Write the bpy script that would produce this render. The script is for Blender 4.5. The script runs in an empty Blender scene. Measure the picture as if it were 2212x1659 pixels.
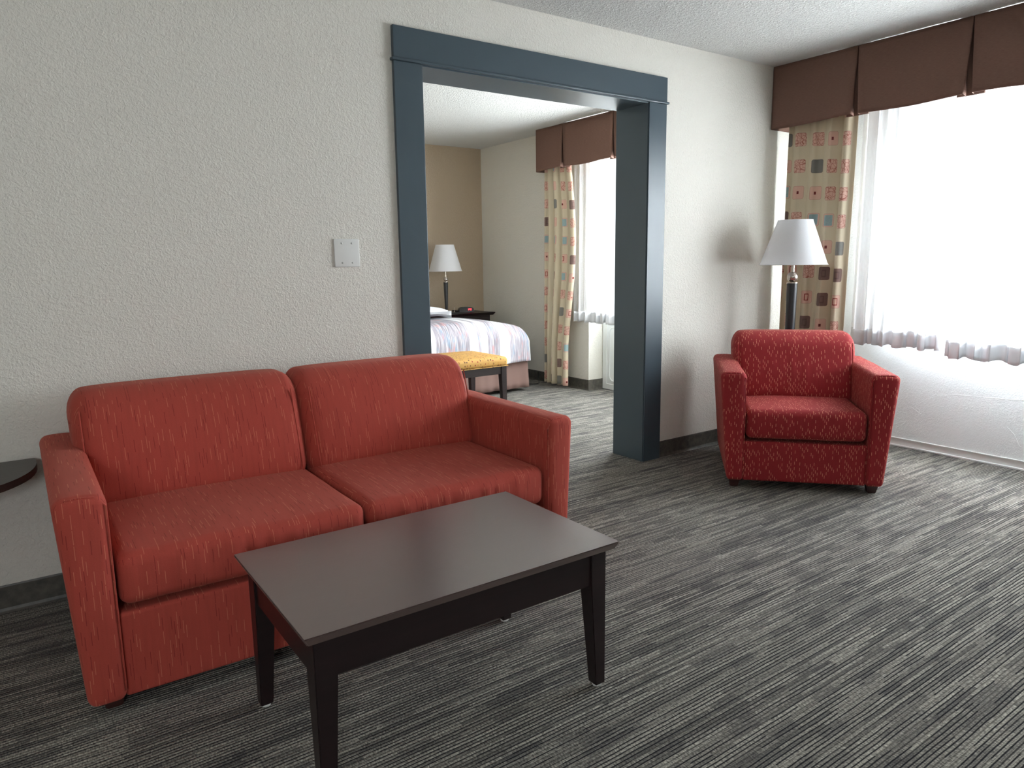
import bpy, bmesh, math, random
from mathutils import Vector, Matrix, noise
random.seed(7)
S = bpy.context.scene
PI = math.pi

# ------------------------------------------------------------------ camera
cam_d = bpy.data.cameras.new('camera'); cam = bpy.data.objects.new('camera', cam_d)
S.collection.objects.link(cam); S.camera = cam
YAW, PITCH, ROLL = .6166, .1681, -.0136
fw = Vector((math.sin(YAW)*math.cos(PITCH), math.cos(YAW)*math.cos(PITCH), -math.sin(PITCH)))
rt = Vector((math.cos(YAW), -math.sin(YAW), 0)); up = rt.cross(fw)
r2 = rt*math.cos(ROLL)+up*math.sin(ROLL); u2 = -rt*math.sin(ROLL)+up*math.cos(ROLL)
M = Matrix((r2, u2, -fw)).transposed().to_4x4(); M.translation = (-.587, -3.0342, 1.2171)
cam.matrix_world = M
cam_d.sensor_width = 36; cam_d.lens = 1554.18/2212*36; cam_d.clip_start = .05

# ------------------------------------------------------------------ world, light, exposure
W = bpy.data.worlds.new('world'); S.world = W; W.use_nodes = True
bg = W.node_tree.nodes['Background']; bg.inputs[0].default_value = (.88, .95, 1, 1); bg.inputs[1].default_value = 17.0
S.view_settings.view_transform = 'Standard'; S.view_settings.look = 'None'
S.view_settings.exposure = 1.27; S.view_settings.gamma = 1
S.cycles.use_denoising = True
S.cycles.max_bounces = 10; S.cycles.diffuse_bounces = 6; S.cycles.transparent_max_bounces = 12
S.cycles.sample_clamp_indirect = 20
def portal(y0, y1, z0, z1, x):
    L = bpy.data.lights.new('window_portal', 'AREA'); L.shape = 'RECTANGLE'; L.size = abs(z1-z0); L.size_y = abs(y1-y0)
    o = bpy.data.objects.new('window_portal', L); S.collection.objects.link(o)
    o.location = (x, (y0+y1)/2, (z0+z1)/2); o.rotation_euler = (0, PI/2, 0)   # -z -> -x
    L.cycles.is_portal = True; return o
WIN1 = (-2.65, -.70, .80, 1.99); WIN2 = (.30, 1.78, .74, 2.25); FILL_WIN = (-2.0, -1.3, 1.2, 1.93)  # last opening is added out of view, to brighten the left wall
portal(*WIN1, 4.235); portal(*WIN2, 4.235)
fill_portal = portal(*FILL_WIN, 0); fill_portal.location = ((FILL_WIN[0]+FILL_WIN[1])/2, -4.895, (FILL_WIN[2]+FILL_WIN[3])/2); fill_portal.rotation_euler = (0, -PI/2, 0)  # portal of the added fill window behind the camera
fill_portal.rotation_euler = (0, PI/2, -PI/2)

# ------------------------------------------------------------------ node helper
class NT:
    def __init__(s, name, rough=.6, **kw):
        s.m = bpy.data.materials.new(name); s.m.use_nodes = True; s.t = s.m.node_tree
        s.b = s.t.nodes['Principled BSDF']; s.b.inputs['Roughness'].default_value = rough
        for k, v in kw.items():
            s.b.inputs[k.replace('_', ' ')].default_value = v
    def n(s, typ, **kw):
        o = s.t.nodes.new('ShaderNode'+typ)
        for k, v in kw.items(): setattr(o, k, v)
        return o
    def link(s, a, b): s.t.links.new(a, b)
    def put(s, sock, v):
        if isinstance(v, bpy.types.NodeSocket): s.link(v, sock)
        else: sock.default_value = v
    def ma(s, op, a, b=0, c=0, clamp=False):
        o = s.n('Math', operation=op); o.use_clamp = clamp
        s.put(o.inputs[0], a); s.put(o.inputs[1], b); s.put(o.inputs[2], c); return o.outputs[0]
    def mix(s, f, a, b):
        o = s.n('Mix', data_type='RGBA'); s.put(o.inputs[0], f)
        for i, v in ((6, a), (7, b)):
            if isinstance(v, tuple) and len(v) == 3: v = (*v, 1)
            s.put(o.inputs[i], v)
        return o.outputs[2]
    def obj(s): return s.n('TexCoord').outputs['Object']
    def uv(s): return s.n('TexCoord').outputs['UV']
    def sep(s, v):
        o = s.n('SeparateXYZ'); s.link(v, o.inputs[0]); return o.outputs
    def comb(s, x, y, z=0):
        o = s.n('CombineXYZ'); s.put(o.inputs[0], x); s.put(o.inputs[1], y); s.put(o.inputs[2], z); return o.outputs[0]
    def map(s, v, scale=(1, 1, 1), loc=(0, 0, 0)):
        o = s.n('Mapping'); s.link(v, o.inputs[0]); o.inputs['Scale'].default_value = scale; o.inputs['Location'].default_value = loc
        return o.outputs[0]
    def noise(s, v, scale, detail=2, rough=.5, dist=0):
        o = s.n('TexNoise'); s.link(v, o.inputs['Vector']); o.inputs['Scale'].default_value = scale
        o.inputs['Detail'].default_value = detail; o.inputs['Roughness'].default_value = rough; o.inputs['Distortion'].default_value = dist
        return o.outputs[0]
    def vor(s, v, scale, feature='F1', rnd=1, out='Distance'):
        o = s.n('TexVoronoi', feature=feature); s.link(v, o.inputs['Vector']); o.inputs['Scale'].default_value = scale
        o.inputs['Randomness'].default_value = rnd; return o.outputs[out]
    def white(s, v):
        o = s.n('TexWhiteNoise', noise_dimensions='2D'); s.link(v, o.inputs['Vector']); return o.outputs[0]
    def ramp(s, f, stops, interp='LINEAR'):
        o = s.n('ValToRGB'); s.link(f, o.inputs[0]); e = o.color_ramp; e.interpolation = interp
        while len(e.elements) < len(stops): e.elements.new(.5)
        for el, (p, c) in zip(e.elements, stops):
            el.position = p; el.color = (*c, 1) if len(c) == 3 else c
        return o.outputs[0]
    def rng(s, v, a, b, c, d):
        o = s.n('MapRange'); s.link(v, o.inputs[0])
        for i, q in enumerate((a, b, c, d)): o.inputs[i+1].default_value = q
        return o.outputs[0]
    def col(s, v):
        if isinstance(v, tuple) and len(v) == 3: v = (*v, 1)
        s.put(s.b.inputs['Base Color'], v); return s
    def bump(s, h, dist=.002, strength=1):
        o = s.n('Bump'); s.put(o.inputs['Height'], h); o.inputs['Distance'].default_value = dist
        o.inputs['Strength'].default_value = strength; s.link(o.outputs[0], s.b.inputs['Normal']); return s
def srgb(r, g, b):
    f = lambda c: (c/255/12.92 if c <= 10 else ((c/255+.055)/1.055)**2.4)
    return (f(r), f(g), f(b))

def plaster(name, color, scale=1, dist=.0014, rough=.55, spec=.5):
    t = NT(name, rough); v = t.obj()
    a = t.noise(v, 150*scale, 3, .55, .6); b = t.noise(v, 62*scale, 2, .5, .8)
    h = t.ma('ADD', t.ma('MULTIPLY', t.rng(a, .38, .62, 0, 1), .6), t.ma('MULTIPLY', t.rng(b, .45, .6, 0, 1), .7))
    c = t.mix(t.noise(v, 1.3, 2), color, tuple(x*.94 for x in color))
    t.b.inputs['Specular IOR Level'].default_value = spec
    return t.col(c).bump(h, dist).m
M_WALL = plaster('wall_paint', srgb(222, 218, 208))
M_WIN = plaster('window_wall_paint', srgb(228, 231, 230), 1.3, .0006, .5)
M_BEIGE = plaster('beige_paint', srgb(168, 150, 128), 1, .001, .6)
M_CEIL = plaster('ceiling_texture', srgb(218, 218, 214), .9, .004, .8, .2)

def paint(name, color, rough=.35, dist=.0006, sc=(30, 30, 2)):
    t = NT(name, rough); v = t.obj(); n = t.noise(t.map(v, sc), 1, 3)
    c = t.mix(t.noise(v, 4, 4), color, tuple(x*.93 for x in color))
    return t.col(c).bump(n, dist*.3).m
M_SLATE = paint('slate_blue_paint', srgb(66, 80, 88), .33)
M_WHITETRIM = paint('white_trim_paint', srgb(225, 228, 225), .35)
M_PLATE = paint('plate_plastic', srgb(222, 222, 218), .25, .0002)
M_VINYL = paint('window_frame_vinyl', srgb(230, 232, 232), .3)

def mk_base():
    t = NT('vinyl_baseboard', .45); v = t.obj()
    c = t.mix(t.rng(t.noise(v, 30, 5, .65), .35, .7, 0, 1), srgb(66, 64, 60), srgb(98, 93, 84))
    return t.col(c).bump(t.noise(v, 60, 3), .0006).m
M_BASE = mk_base()

def mk_carpet():
    t = NT('striped_loop_carpet', .95); t.b.inputs['Specular IOR Level'].default_value = .1
    v = t.obj(); x, y, z = t.sep(v)
    y2 = t.ma('ADD', y, t.ma('MULTIPLY', t.ma('SUBTRACT', t.noise(t.map(v, (6, 14, 1)), 1, 2), .5), .006))
    P = .0115
    yr = t.ma('DIVIDE', y2, P); row = t.ma('FLOOR', yr); fr = t.ma('FRACT', yr)
    def segs(rw, ln, seed):
        return t.white(t.comb(rw, t.ma('FLOOR', t.ma('ADD', t.ma('DIVIDE', x, ln), t.ma('MULTIPLY', t.white(t.comb(rw, seed)), 13)))))
    w1 = segs(row, .33, 3.3)
    grow = t.ma('FLOOR', t.ma('ADD', yr, .5)); wg = segs(grow, .24, 8.1)
    row3 = t.ma('FLOOR', t.ma('DIVIDE', y2, P*3)); w3 = segs(row3, .10, 1.7)
    half = t.ma('ABSOLUTE', t.ma('SUBTRACT', fr, .5))
    loops = t.noise(t.map(v, (230, 90, 1)), 1, 2)
    fine = t.noise(v, 420, 2)
    c = t.ramp(w1, [(0, srgb(122, 119, 113)), (.4, srgb(162, 157, 147)), (1, srgb(196, 191, 178))])
    c = t.mix(t.ma('MULTIPLY', t.ma('GREATER_THAN', w3, .80), .34), c, srgb(62, 60, 68))
    mid = t.ma('MULTIPLY', t.rng(half, .10, .02, 0, .55), t.ma('GREATER_THAN', segs(row, .18, 6.6), .45))
    c = t.mix(mid, c, srgb(56, 55, 58))
    c = t.mix(t.rng(loops, .36, .66, .7, 0), c, srgb(58, 57, 58))
    c = t.mix(t.rng(fine, .55, .75, 0, .35), c, srgb(206, 200, 188))
    gm = t.ma('MULTIPLY', t.rng(half, .30, .42, 0, 1), t.rng(wg, .30, .42, .30, .95))
    c = t.mix(gm, c, srgb(26, 27, 37))
    h = t.ma('ADD', t.rng(half, .2, .5, 1, 0), t.ma('MULTIPLY', loops, 1.0))
    return t.col(c).bump(h, .004, .9).m
M_CARPET = mk_carpet()

def mk_dash(name, base, light, dark, cw, ch, lw, p_light, p_dark, dark2, sheen=.1, ml=.55, step=.37, dash=.46):
    t = NT(name, .85); t.b.inputs['Specular IOR Level'].default_value = .2
    t.b.inputs['Sheen Weight'].default_value = sheen; t.b.inputs['Sheen Tint'].default_value = (1, .6, .45, 1)
    v = t.uv(); u, w, _ = t.sep(v)
    cu = t.ma('DIVIDE', u, cw); ci = t.ma('FLOOR', cu); fu = t.ma('FRACT', cu)
    cv = t.ma('ADD', t.ma('DIVIDE', w, ch), t.ma('MULTIPLY', ci, step)); vi = t.ma('FLOOR', cv); fv = t.ma('FRACT', cv)
    r = t.white(t.comb(ci, vi))
    line = t.ma('MULTIPLY', t.ma('LESS_THAN', t.ma('ABSOLUTE', t.ma('SUBTRACT', fu, .5)), lw),
                t.ma('LESS_THAN', t.ma('ABSOLUTE', t.ma('SUBTRACT', fv, .5)), dash))
    lm = t.ma('MULTIPLY', line, t.ma('GREATER_THAN', r, 1-p_light))
    dm = t.ma('MULTIPLY', line, t.ma('LESS_THAN', r, p_dark))
    weave = t.noise(t.map(v, (260, 1100, 1)), 1, 1)
    c = t.mix(t.rng(weave, .35, .65, 0, .4), base, dark2)
    c = t.mix(t.rng(t.noise(t.map(v, (90, 6, 1)), 1, 2), .45, .7, 0, .4), c, tuple(q*.75 for q in base))
    c = t.mix(t.ma('MULTIPLY', dm, .6), c, dark); c = t.mix(t.ma('MULTIPLY', lm, ml), c, light)
    h = t.ma('ADD', t.ma('MULTIPLY', weave, .6), lm)
    return t.col(c).bump(h, .0006, .7).m
M_SOFA = mk_dash('sofa_fabric', srgb(172, 72, 60), srgb(216, 136, 104), srgb(108, 28, 26), .0075, .042, .12, .14, .12, srgb(150, 58, 50), .1, .46)
M_ARM = mk_dash('armchair_fabric', srgb(148, 42, 46), srgb(250, 176, 140), srgb(110, 18, 20), .0088, .030, .11, .42, .0, srgb(124, 32, 35), .1, .62, .37, .27)

def mk_wood(name, color, rough=.3, axis=(1.2, 60, 60), coat=.2, dk=.55):
    t = NT(name, rough); v = t.obj(); n = t.noise(t.map(v, axis), 1, 4, .6)
    c = t.mix(t.rng(n, .3, .7, 0, 1), color, tuple(q*dk for q in color))
    t.b.inputs['Coat Weight'].default_value = coat; t.b.inputs['Coat Roughness'].default_value = .28
    return t.col(c).bump(n, .0001).m
M_ESP = mk_wood('espresso_wood', srgb(33, 17, 19), .38, (1.2, 60, 60), .08)
M_ESPTOP = mk_wood('espresso_table_top', srgb(92, 72, 68), .30, (4, 150, 150), 1, .93)
M_FOOT = mk_wood('dark_red_foot_wood', srgb(62, 28, 24), .5)
M_DESK = mk_wood('dark_laminate', srgb(66, 60, 56), .42)

def simple(name, color, rough=.5, metal=0, **kw):
    t = NT(name, rough); t.b.inputs['Metallic'].default_value = metal
    v = t.obj(); c = t.mix(t.noise(v, 25, 3), color, tuple(q*.88 for q in color))
    t.put(t.b.inputs['Roughness'], t.rng(t.noise(v, 60, 2), .3, .7, max(rough-.04, .02), rough+.05))
    return t.col(c).m
M_NICKEL = simple('brushed_nickel', srgb(196, 186, 176), .25, 1)
M_BLACK = simple('black_metal', srgb(34, 35, 37), .32)
M_BLKPLASTIC = simple('black_plastic', srgb(22, 22, 24), .4)
M_GLIDE = simple('white_glide', srgb(215, 215, 212), .4)
M_CORD = simple('black_cord', srgb(18, 18, 18), .5)
M_SCREW = simple('screw_metal', srgb(190, 190, 186), .3, .6)
M_TOWN = simple('dust_cloth', srgb(30, 22, 22), .9)

def cloth_mat(name, color, translucent=.3, transparent=0, rough=.9, weave=(700, 700), bumpd=.0003, color2=None):
    t = NT(name, rough); v = t.uv(); w = t.noise(t.map(v, (weave[0], weave[1], 1)), 1, 1)
    t.b.inputs['Specular IOR Level'].default_value = .15
    c = t.mix(t.rng(w, .3, .7, 0, 1), color, color2 or tuple(q*.85 for q in color)); t.col(c).bump(w, bumpd, .6)
    add_trans(t, c, translucent, transparent); return t.m
def add_trans(t, c, translucent, transparent):
    out = t.t.nodes['Material Output']; sh = t.b.outputs[0]
    if translucent:
        tr = t.n('BsdfTranslucent'); t.put(tr.inputs[0], c if isinstance(c, bpy.types.NodeSocket) else (*c, 1))
        mx = t.n('MixShader'); mx.inputs[0].default_value = translucent; t.link(sh, mx.inputs[1]); t.link(tr.outputs[0], mx.inputs[2]); sh = mx.outputs[0]
    if not (isinstance(transparent, (int, float)) and transparent == 0):
        tp = t.n('BsdfTransparent'); mx = t.n('MixShader'); t.put(mx.inputs[0], transparent)
        t.link(sh, mx.inputs[1]); t.link(tp.outputs[0], mx.inputs[2]); sh = mx.outputs[0]
    t.link(sh, out.inputs['Surface'])
M_VAL = cloth_mat('valance_fabric', srgb(124, 96, 84), .03, 0, .7, (40, 1200), .0003, srgb(108, 81, 71))
M_SHADE = cloth_mat('lamp_shade_linen', srgb(247, 247, 248), .5, 0, .8, (500, 500), .0002)
M_SKIRT = cloth_mat('bed_skirt_fabric', srgb(136, 110, 102), 0, 0, .8, (500, 500), .0003)
M_SHEET = cloth_mat('white_sheet', srgb(235, 235, 240), 0, 0, .9)
def mk_sheer(name='sheer_voile', tp=.42, tl=.09):
    t = NT(name, .9); v = t.uv(); u, w, _ = t.sep(v)
    c = (.90, .91, .93); t.col(c); t.b.inputs['Specular IOR Level'].default_value = .1
    add_trans(t, c, tl, t.ma('ADD', tp, t.ma('MULTIPLY', t.noise(t.map(v, (500, 30, 1)), 1, 1), .1)))
    return t.m
M_SHEER = mk_sheer(); M_SHEER2 = mk_sheer('bedroom_sheer_voile', .74); M_SHEER3 = mk_sheer('gathered_sheer_voile', .20, .03)
M_HEM = cloth_mat('sheer_hem', (.84, .85, .87), .10, .04)

def mk_pattern():
    t = NT('patterned_curtain_fabric', .7); v = t.uv(); u, w, _ = t.sep(v)
    t.b.inputs['Sheen Weight'].default_value = .1
    CU, CV = .15, .166
    a = t.ma('DIVIDE', u, CU); b = t.ma('DIVIDE', w, CV)
    ci = t.ma('FLOOR', a); a2 = t.ma('FRACT', a)
    b = t.ma('ADD', b, t.ma('MULTIPLY', ci, .07)); ri = t.ma('FLOOR', b); b2 = t.ma('FRACT', b)
    lx = t.ma('ABSOLUTE', t.ma('MULTIPLY', t.ma('SUBTRACT', a2, .5), CU)); ly = t.ma('ABSOLUTE', t.ma('MULTIPLY', t.ma('SUBTRACT', b2, .5), CV))
    qx = t.ma('SUBTRACT', lx, .027); qy = t.ma('SUBTRACT', ly, .030)
    mx = t.ma('MAXIMUM', qx, 0); my = t.ma('MAXIMUM', qy, 0)
    d = t.ma('SUBTRACT', t.ma('ADD', t.ma('SQRT', t.ma('ADD', t.ma('MULTIPLY', mx, mx), t.ma('MULTIPLY', my, my))), t.ma('MINIMUM', t.ma('MAXIMUM', qx, qy), 0)), .012)
    r = t.white(t.comb(ci, ri)); r2_ = t.white(t.comb(ri, ci))
    base = t.mix(t.noise(t.map(v, (500, 500, 1)), 1, 1), srgb(216, 204, 178), srgb(204, 190, 162))
    salmon, brown, slate = srgb(216, 176, 158), srgb(124, 98, 90), srgb(124, 122, 116)
    sq = t.ramp(r, [(0, salmon), (.42, brown), (.56, slate), (.66, salmon)], 'CONSTANT')
    edge = t.ma('GREATER_THAN', d, -.002)
    sq = t.mix(t.ma('MULTIPLY', edge, .35), sq, srgb(110, 50, 40))
    lt = lambda lo, hi: t.ma('MULTIPLY', t.ma('GREATER_THAN', r, lo), t.ma('LESS_THAN', r, hi))
    # ring rectangle (narrower inner rectangle)
    ix = t.ma('SUBTRACT', lx, .013); iy = t.ma('SUBTRACT', ly, .020); di = t.ma('MAXIMUM', ix, iy)
    ring = t.ma('LESS_THAN', t.ma('ABSOLUTE', di), .0028)
    sq = t.mix(t.ma('MULTIPLY', ring, lt(-.1, .17)), sq, srgb(140, 40, 32))
    blue = t.mix(t.noise(v, 90, 3), srgb(160, 182, 184), srgb(130, 156, 160))
    sq = t.mix(t.ma('MULTIPLY', t.ma('LESS_THAN', d, -.009), lt(.17, .32)), sq, blue)
    sq = t.mix(t.ma('MULTIPLY', t.ma('LESS_THAN', t.ma('MAXIMUM', lx, ly), .009), lt(.32, .42)), sq, srgb(110, 30, 26))
    sc = t.vor(t.map(v, (1, 1, 1)), 42, 'DISTANCE_TO_EDGE')
    sc2 = t.vor(t.map(v, (1, 1, 1), (3.3, 1.7, 0)), 30, 'DISTANCE_TO_EDGE')
    scr = t.ma('MAXIMUM', t.ma('LESS_THAN', sc, .03), t.ma('LESS_THAN', sc2, .022))
    sq = t.mix(t.ma('MULTIPLY', scr, t.ma('MULTIPLY', lt(.68, 1.1), .8)), sq, srgb(150, 62, 46))
    sq = t.mix(t.ma('MULTIPLY', t.ma('LESS_THAN', t.ma('ABSOLUTE', di), .004), t.ma('MULTIPLY', lt(.42, .58), .35)), sq, srgb(60, 36, 34))
    c = t.mix(t.ma('LESS_THAN', d, 0), base, sq)
    t.col(c); add_trans(t, c, .12, 0); return t.m
M_PAT = mk_pattern()

def mk_bench():
    t = NT('mustard_ring_fabric', .8); v = t.uv(); sc = 42
    d = t.vor(v, sc, 'F1', .4); k = t.vor(v, sc, 'F1', .4, 'Color'); kr = t.sep(k)[0]
    ring = t.ma('MULTIPLY', t.ma('GREATER_THAN', d, .16), t.ma('LESS_THAN', d, .30))
    rc = t.ramp(kr, [(0, srgb(70, 30, 20)), (.36, srgb(140, 48, 24)), (.6, srgb(176, 120, 50)), (.78, srgb(90, 44, 18))], 'CONSTANT')
    c = t.mix(t.ma('MULTIPLY', ring, t.ma('GREATER_THAN', kr, .12)), t.mix(t.noise(t.map(v, (20, 300, 1)), 1, 1), srgb(194, 150, 80), srgb(176, 132, 64)), rc)
    return t.col(c).bump(t.noise(v, 400, 1), .0003).m
M_BENCH = mk_bench()

def mk_spread():
    t = NT('striped_bedspread', .85); v = t.obj(); x, y, z = t.sep(v)
    st = t.noise(t.map(v, (210, 5, 5)), 1, 3, .6); st2 = t.noise(t.map(v, (30, 9, 9), (4, 2, 1)), 1, 2)
    c = t.ramp(st, [(.32, srgb(112, 106, 114)), (.5, srgb(160, 153, 160)), (.68, srgb(222, 219, 224))])
    c = t.mix(t.rng(st2, .56, .7, 0, .5), c, srgb(120, 160, 188)); c = t.mix(t.rng(t.noise(t.map(v, (26, 8, 8), (1, 7, 3)), 1, 2), .57, .7, 0, .5), c, srgb(214, 130, 120))
    wob = t.ma('ADD', x, t.ma('MULTIPLY', t.ma('SUBTRACT', t.noise(t.map(v, (60, 2, 2)), 1, 2), .5), .03))
    band = None
    for a, b in SPREAD_BANDS:
        q = t.ma('MULTIPLY', t.ma('GREATER_THAN', wob, a), t.ma('LESS_THAN', wob, b))
        band = q if band is None else t.ma('MAXIMUM', band, q)
    c = t.mix(t.ma('MULTIPLY', band, .88), c, srgb(246, 248, 250))
    return t.col(c).bump(st, .0008).m
SPREAD_BANDS = [(2.05, 2.12), (2.4, 2.45), (2.80, 2.885), (2.915, 2.99), (3.12, 3.225), (3.47, 3.58)]
M_SPREAD = mk_spread()

def mk_glass():
    t = NT('window_glass', .02); g = t.n('BsdfGlossy'); g.inputs['Roughness'].default_value = .02
    tp = t.n('BsdfTransparent'); mx = t.n('MixShader'); mx.inputs[0].default_value = .06
    t.link(tp.outputs[0], mx.inputs[1]); t.link(g.outputs[0], mx.inputs[2]); t.link(mx.outputs[0], t.t.nodes['Material Output'].inputs['Surface'])
    return t.m
M_GLASS = mk_glass()
def mk_emit(name, c, s):
    t = NT(name, .4); t.col(c); t.b.inputs['Emission Color'].default_value = (*c, 1); t.b.inputs['Emission Strength'].default_value = s; return t.m
M_LED = mk_emit('red_led', (1, .05, .08), .7)

# ------------------------------------------------------------------ mesh helpers
def tag(o, label=None, cat=None, group=None, kind=None):
    if label: o['label'] = label
    if cat: o['category'] = cat
    if group: o['group'] = group
    if kind: o['kind'] = kind
    return o
def empty(name, loc, rz=0):
    o = bpy.data.objects.new(name, None); S.collection.objects.link(o); o.location = loc; o.rotation_euler = (0, 0, rz)
    o.empty_display_size = .05; return o
def build(name, bm, mat, parent=None, smooth=False, angle=40):
    me = bpy.data.meshes.new(name); bmesh.ops.recalc_face_normals(bm, faces=bm.faces[:]); bm.to_mesh(me); bm.free()
    me.materials.append(mat)
    o = bpy.data.objects.new(name, me); S.collection.objects.link(o)
    if smooth:
        me.shade_smooth()
        if angle < 180: me.set_sharp_from_angle(angle=math.radians(angle))
    if parent: o.parent = parent
    return o
def box(bm, x0, x1, y0, y1, z0, z1, bevel=0, seg=2):
    r = bmesh.ops.create_cube(bm, size=1)['verts']
    for v in r:
        v.co = Vector((x0+(v.co.x+.5)*(x1-x0), y0+(v.co.y+.5)*(y1-y0), z0+(v.co.z+.5)*(z1-z0)))
    if bevel:
        es = list({e for v in r for e in v.link_edges})
        bmesh.ops.bevel(bm, geom=es, offset=bevel, segments=seg, profile=.5, affect='EDGES')
    return r
def prism(bm, pts, z0, z1, f=None):
    """polygon pts (2d) extruded; f maps (a,b,c)->co"""
    f = f or (lambda a, b, c: (a, b, c)); n = len(pts)
    lo = [bm.verts.new(f(a, b, z0)) for a, b in pts]; hi = [bm.verts.new(f(a, b, z1)) for a, b in pts]
    bm.faces.new(lo[::-1]); bm.faces.new(hi)
    for i in range(n): bm.faces.new((lo[i], lo[(i+1) % n], hi[(i+1) % n], hi[i]))
def lathe(bm, prof, seg=40, c=(0, 0), cap=True):
    rings = []
    for r, z in prof:
        rings.append([bm.verts.new((c[0]+r*math.cos(2*PI*i/seg), c[1]+r*math.sin(2*PI*i/seg), z)) for i in range(seg)])
    for a, b in zip(rings, rings[1:]):
        for i in range(seg): bm.faces.new((a[i], a[(i+1) % seg], b[(i+1) % seg], b[i]))
    if cap:
        bm.faces.new(rings[0][::-1]); bm.faces.new(rings[-1])
def tube(bm, pts, r, seg=8):
    pts = [Vector(p) for p in pts]; rings = []
    for i, p in enumerate(pts):
        d = (pts[min(i+1, len(pts)-1)]-pts[max(i-1, 0)]).normalized()
        a = d.cross(Vector((0, 0, 1)));
        if a.length < 1e-3: a = d.cross(Vector((1, 0, 0)))
        a.normalize(); b = d.cross(a)
        rings.append([bm.verts.new(p+a*r*math.cos(2*PI*k/seg)+b*r*math.sin(2*PI*k/seg)) for k in range(seg)])
    for A, B in zip(rings, rings[1:]):
        for k in range(seg): bm.faces.new((A[k], A[(k+1) % seg], B[(k+1) % seg], B[k]))
    bm.faces.new(rings[0][::-1]); bm.faces.new(rings[-1])
def soft(bm, c, size, r, f=None, n=(14, 10, 8), k=4):
    """rounded box: centre c, full size, radius r (scalar), deform f(p_local_normalised, p)->p"""
    h = Vector(size)/2
    def axis(hh, m):
        a = [-hh+r*i/k for i in range(k)]; a += [-(hh-r)+2*(hh-r)*i/m for i in range(m+1)]; a += [hh-r+r*(i+1)/k for i in range(k)]
        return a
    A = [axis(h[i], n[i]) for i in range(3)]; vs = {}
    def V(i, j, l):
        key = (i, j, l)
        if key in vs: return vs[key]
        p = Vector((A[0][i], A[1][j], A[2][l])); q = Vector([max(-(h[a]-r), min(h[a]-r, p[a])) for a in range(3)])
        d = p-q
        if d.length > 1e-9: p = q+d.normalized()*r
        s = Vector([p[a]/h[a] for a in range(3)])
        w = p+Vector(c)
        if f: w = Vector(f(s, w))
        vs[key] = bm.verts.new(w); return vs[key]
    L = [len(a)-1 for a in A]; fs = []
    for l in (0, L[2]):
        for i in range(L[0]):
            for j in range(L[1]): fs.append((V(i, j, l), V(i+1, j, l), V(i+1, j+1, l), V(i, j+1, l)))
    for j in (0, L[1]):
        for i in range(L[0]):
            for l in range(L[2]): fs.append((V(i, j, l), V(i+1, j, l), V(i+1, j, l+1), V(i, j, l+1)))
    for i in (0, L[0]):
        for j in range(L[1]):
            for l in range(L[2]): fs.append((V(i, j, l), V(i, j+1, l), V(i, j+1, l+1), V(i, j, l+1)))
    for q in fs: bm.faces.new(q)
def boxuv(o, off=(0, 0)):
    me = o.data; uv = me.uv_layers.new(name='UVMap')
    for p in me.polygons:
        n = p.normal; a = max(range(3), key=lambda i: abs(n[i]))
        for li in p.loop_indices:
            c = me.vertices[me.loops[li].vertex_index].co
            if a == 2: q = (c.x, c.y)
            elif a == 1: q = (c.x, c.z)
            else: q = (c.y, c.z)
            uv.data[li].uv = (q[0]+off[0]+5, q[1]+off[1]+5)
    return o
def sheet(name, U, V_, fn, mat, parent=None, thick=0):
    """grid cloth; fn(i/U, j/V) -> (co, (u,v))"""
    bm = bmesh.new(); g = []; uvs = {}
    for i in range(U+1):
        row = []
        for j in range(V_+1):
            co, q = fn(i/U, j/V_); v = bm.verts.new(co); uvs[v] = q; row.append(v)
        g.append(row)
    L = bm.loops.layers.uv.new('UVMap')
    for i in range(U):
        for j in range(V_):
            f = bm.faces.new((g[i][j], g[i+1][j], g[i+1][j+1], g[i][j+1]))
            for l in f.loops: l[L].uv = uvs[l.vert]
    o = build(name, bm, mat, parent, True, 180)
    if thick:
        m = o.modifiers.new('thickness', 'SOLIDIFY'); m.thickness = thick; m.offset = 0
    return o
def struct(name, bm, mat, **kw): return tag(build(name, bm, mat, **kw), kind='structure')

# ------------------------------------------------------------------ room shell
H = 2.44; XL, XR, CW, ZT, ZH, T = .938, 2.668, .141, 2.242, 2.0956, .25
XW, X2, Y2, PIER = 4.09, 3.909, 3.845, 2.05
bm = bmesh.new(); box(bm, -2.6, 4.3, -4.9, 4.1, -.1, 0); struct('floor', bm, M_CARPET)
bm = bmesh.new(); box(bm, -2.6, 4.3, -4.9, 4.1, H, H+.1); struct('ceiling', bm, M_CEIL)
bm = bmesh.new()
box(bm, -2.4, XL+CW-.02, 0, .23, 0, H); box(bm, XR-CW+.02, XW+.15, 0, .23, 0, H); box(bm, XL+CW-.02, XR-CW+.02, 0, .23, ZH+.02, H)
struct('wall_back', bm, M_WALL)
bm = bmesh.new(); box(bm, -2.6, -2.4, -4.7, 4.1, 0, H); struct('wall_left', bm, M_WALL)
bm = bmesh.new(); a_, b_, c_, d_ = FILL_WIN  # unseen wall, with a hole for the added fill window
box(bm, -2.6, a_, -4.9, -4.7, 0, H); box(bm, b_, 4.3, -4.9, -4.7, 0, H); box(bm, a_, b_, -4.9, -4.7, 0, c_); box(bm, a_, b_, -4.9, -4.7, d_, H); struct('wall_front', bm, M_WALL)
bm = bmesh.new(); box(bm, .1, .3, .23, Y2, 0, H); struct('wall_far_left', bm, M_WALL)
bm = bmesh.new(); box(bm, -2.4, X2, Y2, Y2+.2, 0, H); struct('wall_far', bm, M_BEIGE)
def winwall(name, y0, y1, w):
    bm = bmesh.new(); a, b, c, d = w; X = XW+.15
    box(bm, XW, X, y0, y1, 0, c); box(bm, XW, X, y0, y1, d, H); box(bm, XW, X, y0, a, c, d); box(bm, XW, X, b, y1, c, d)
    return bm
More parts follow.
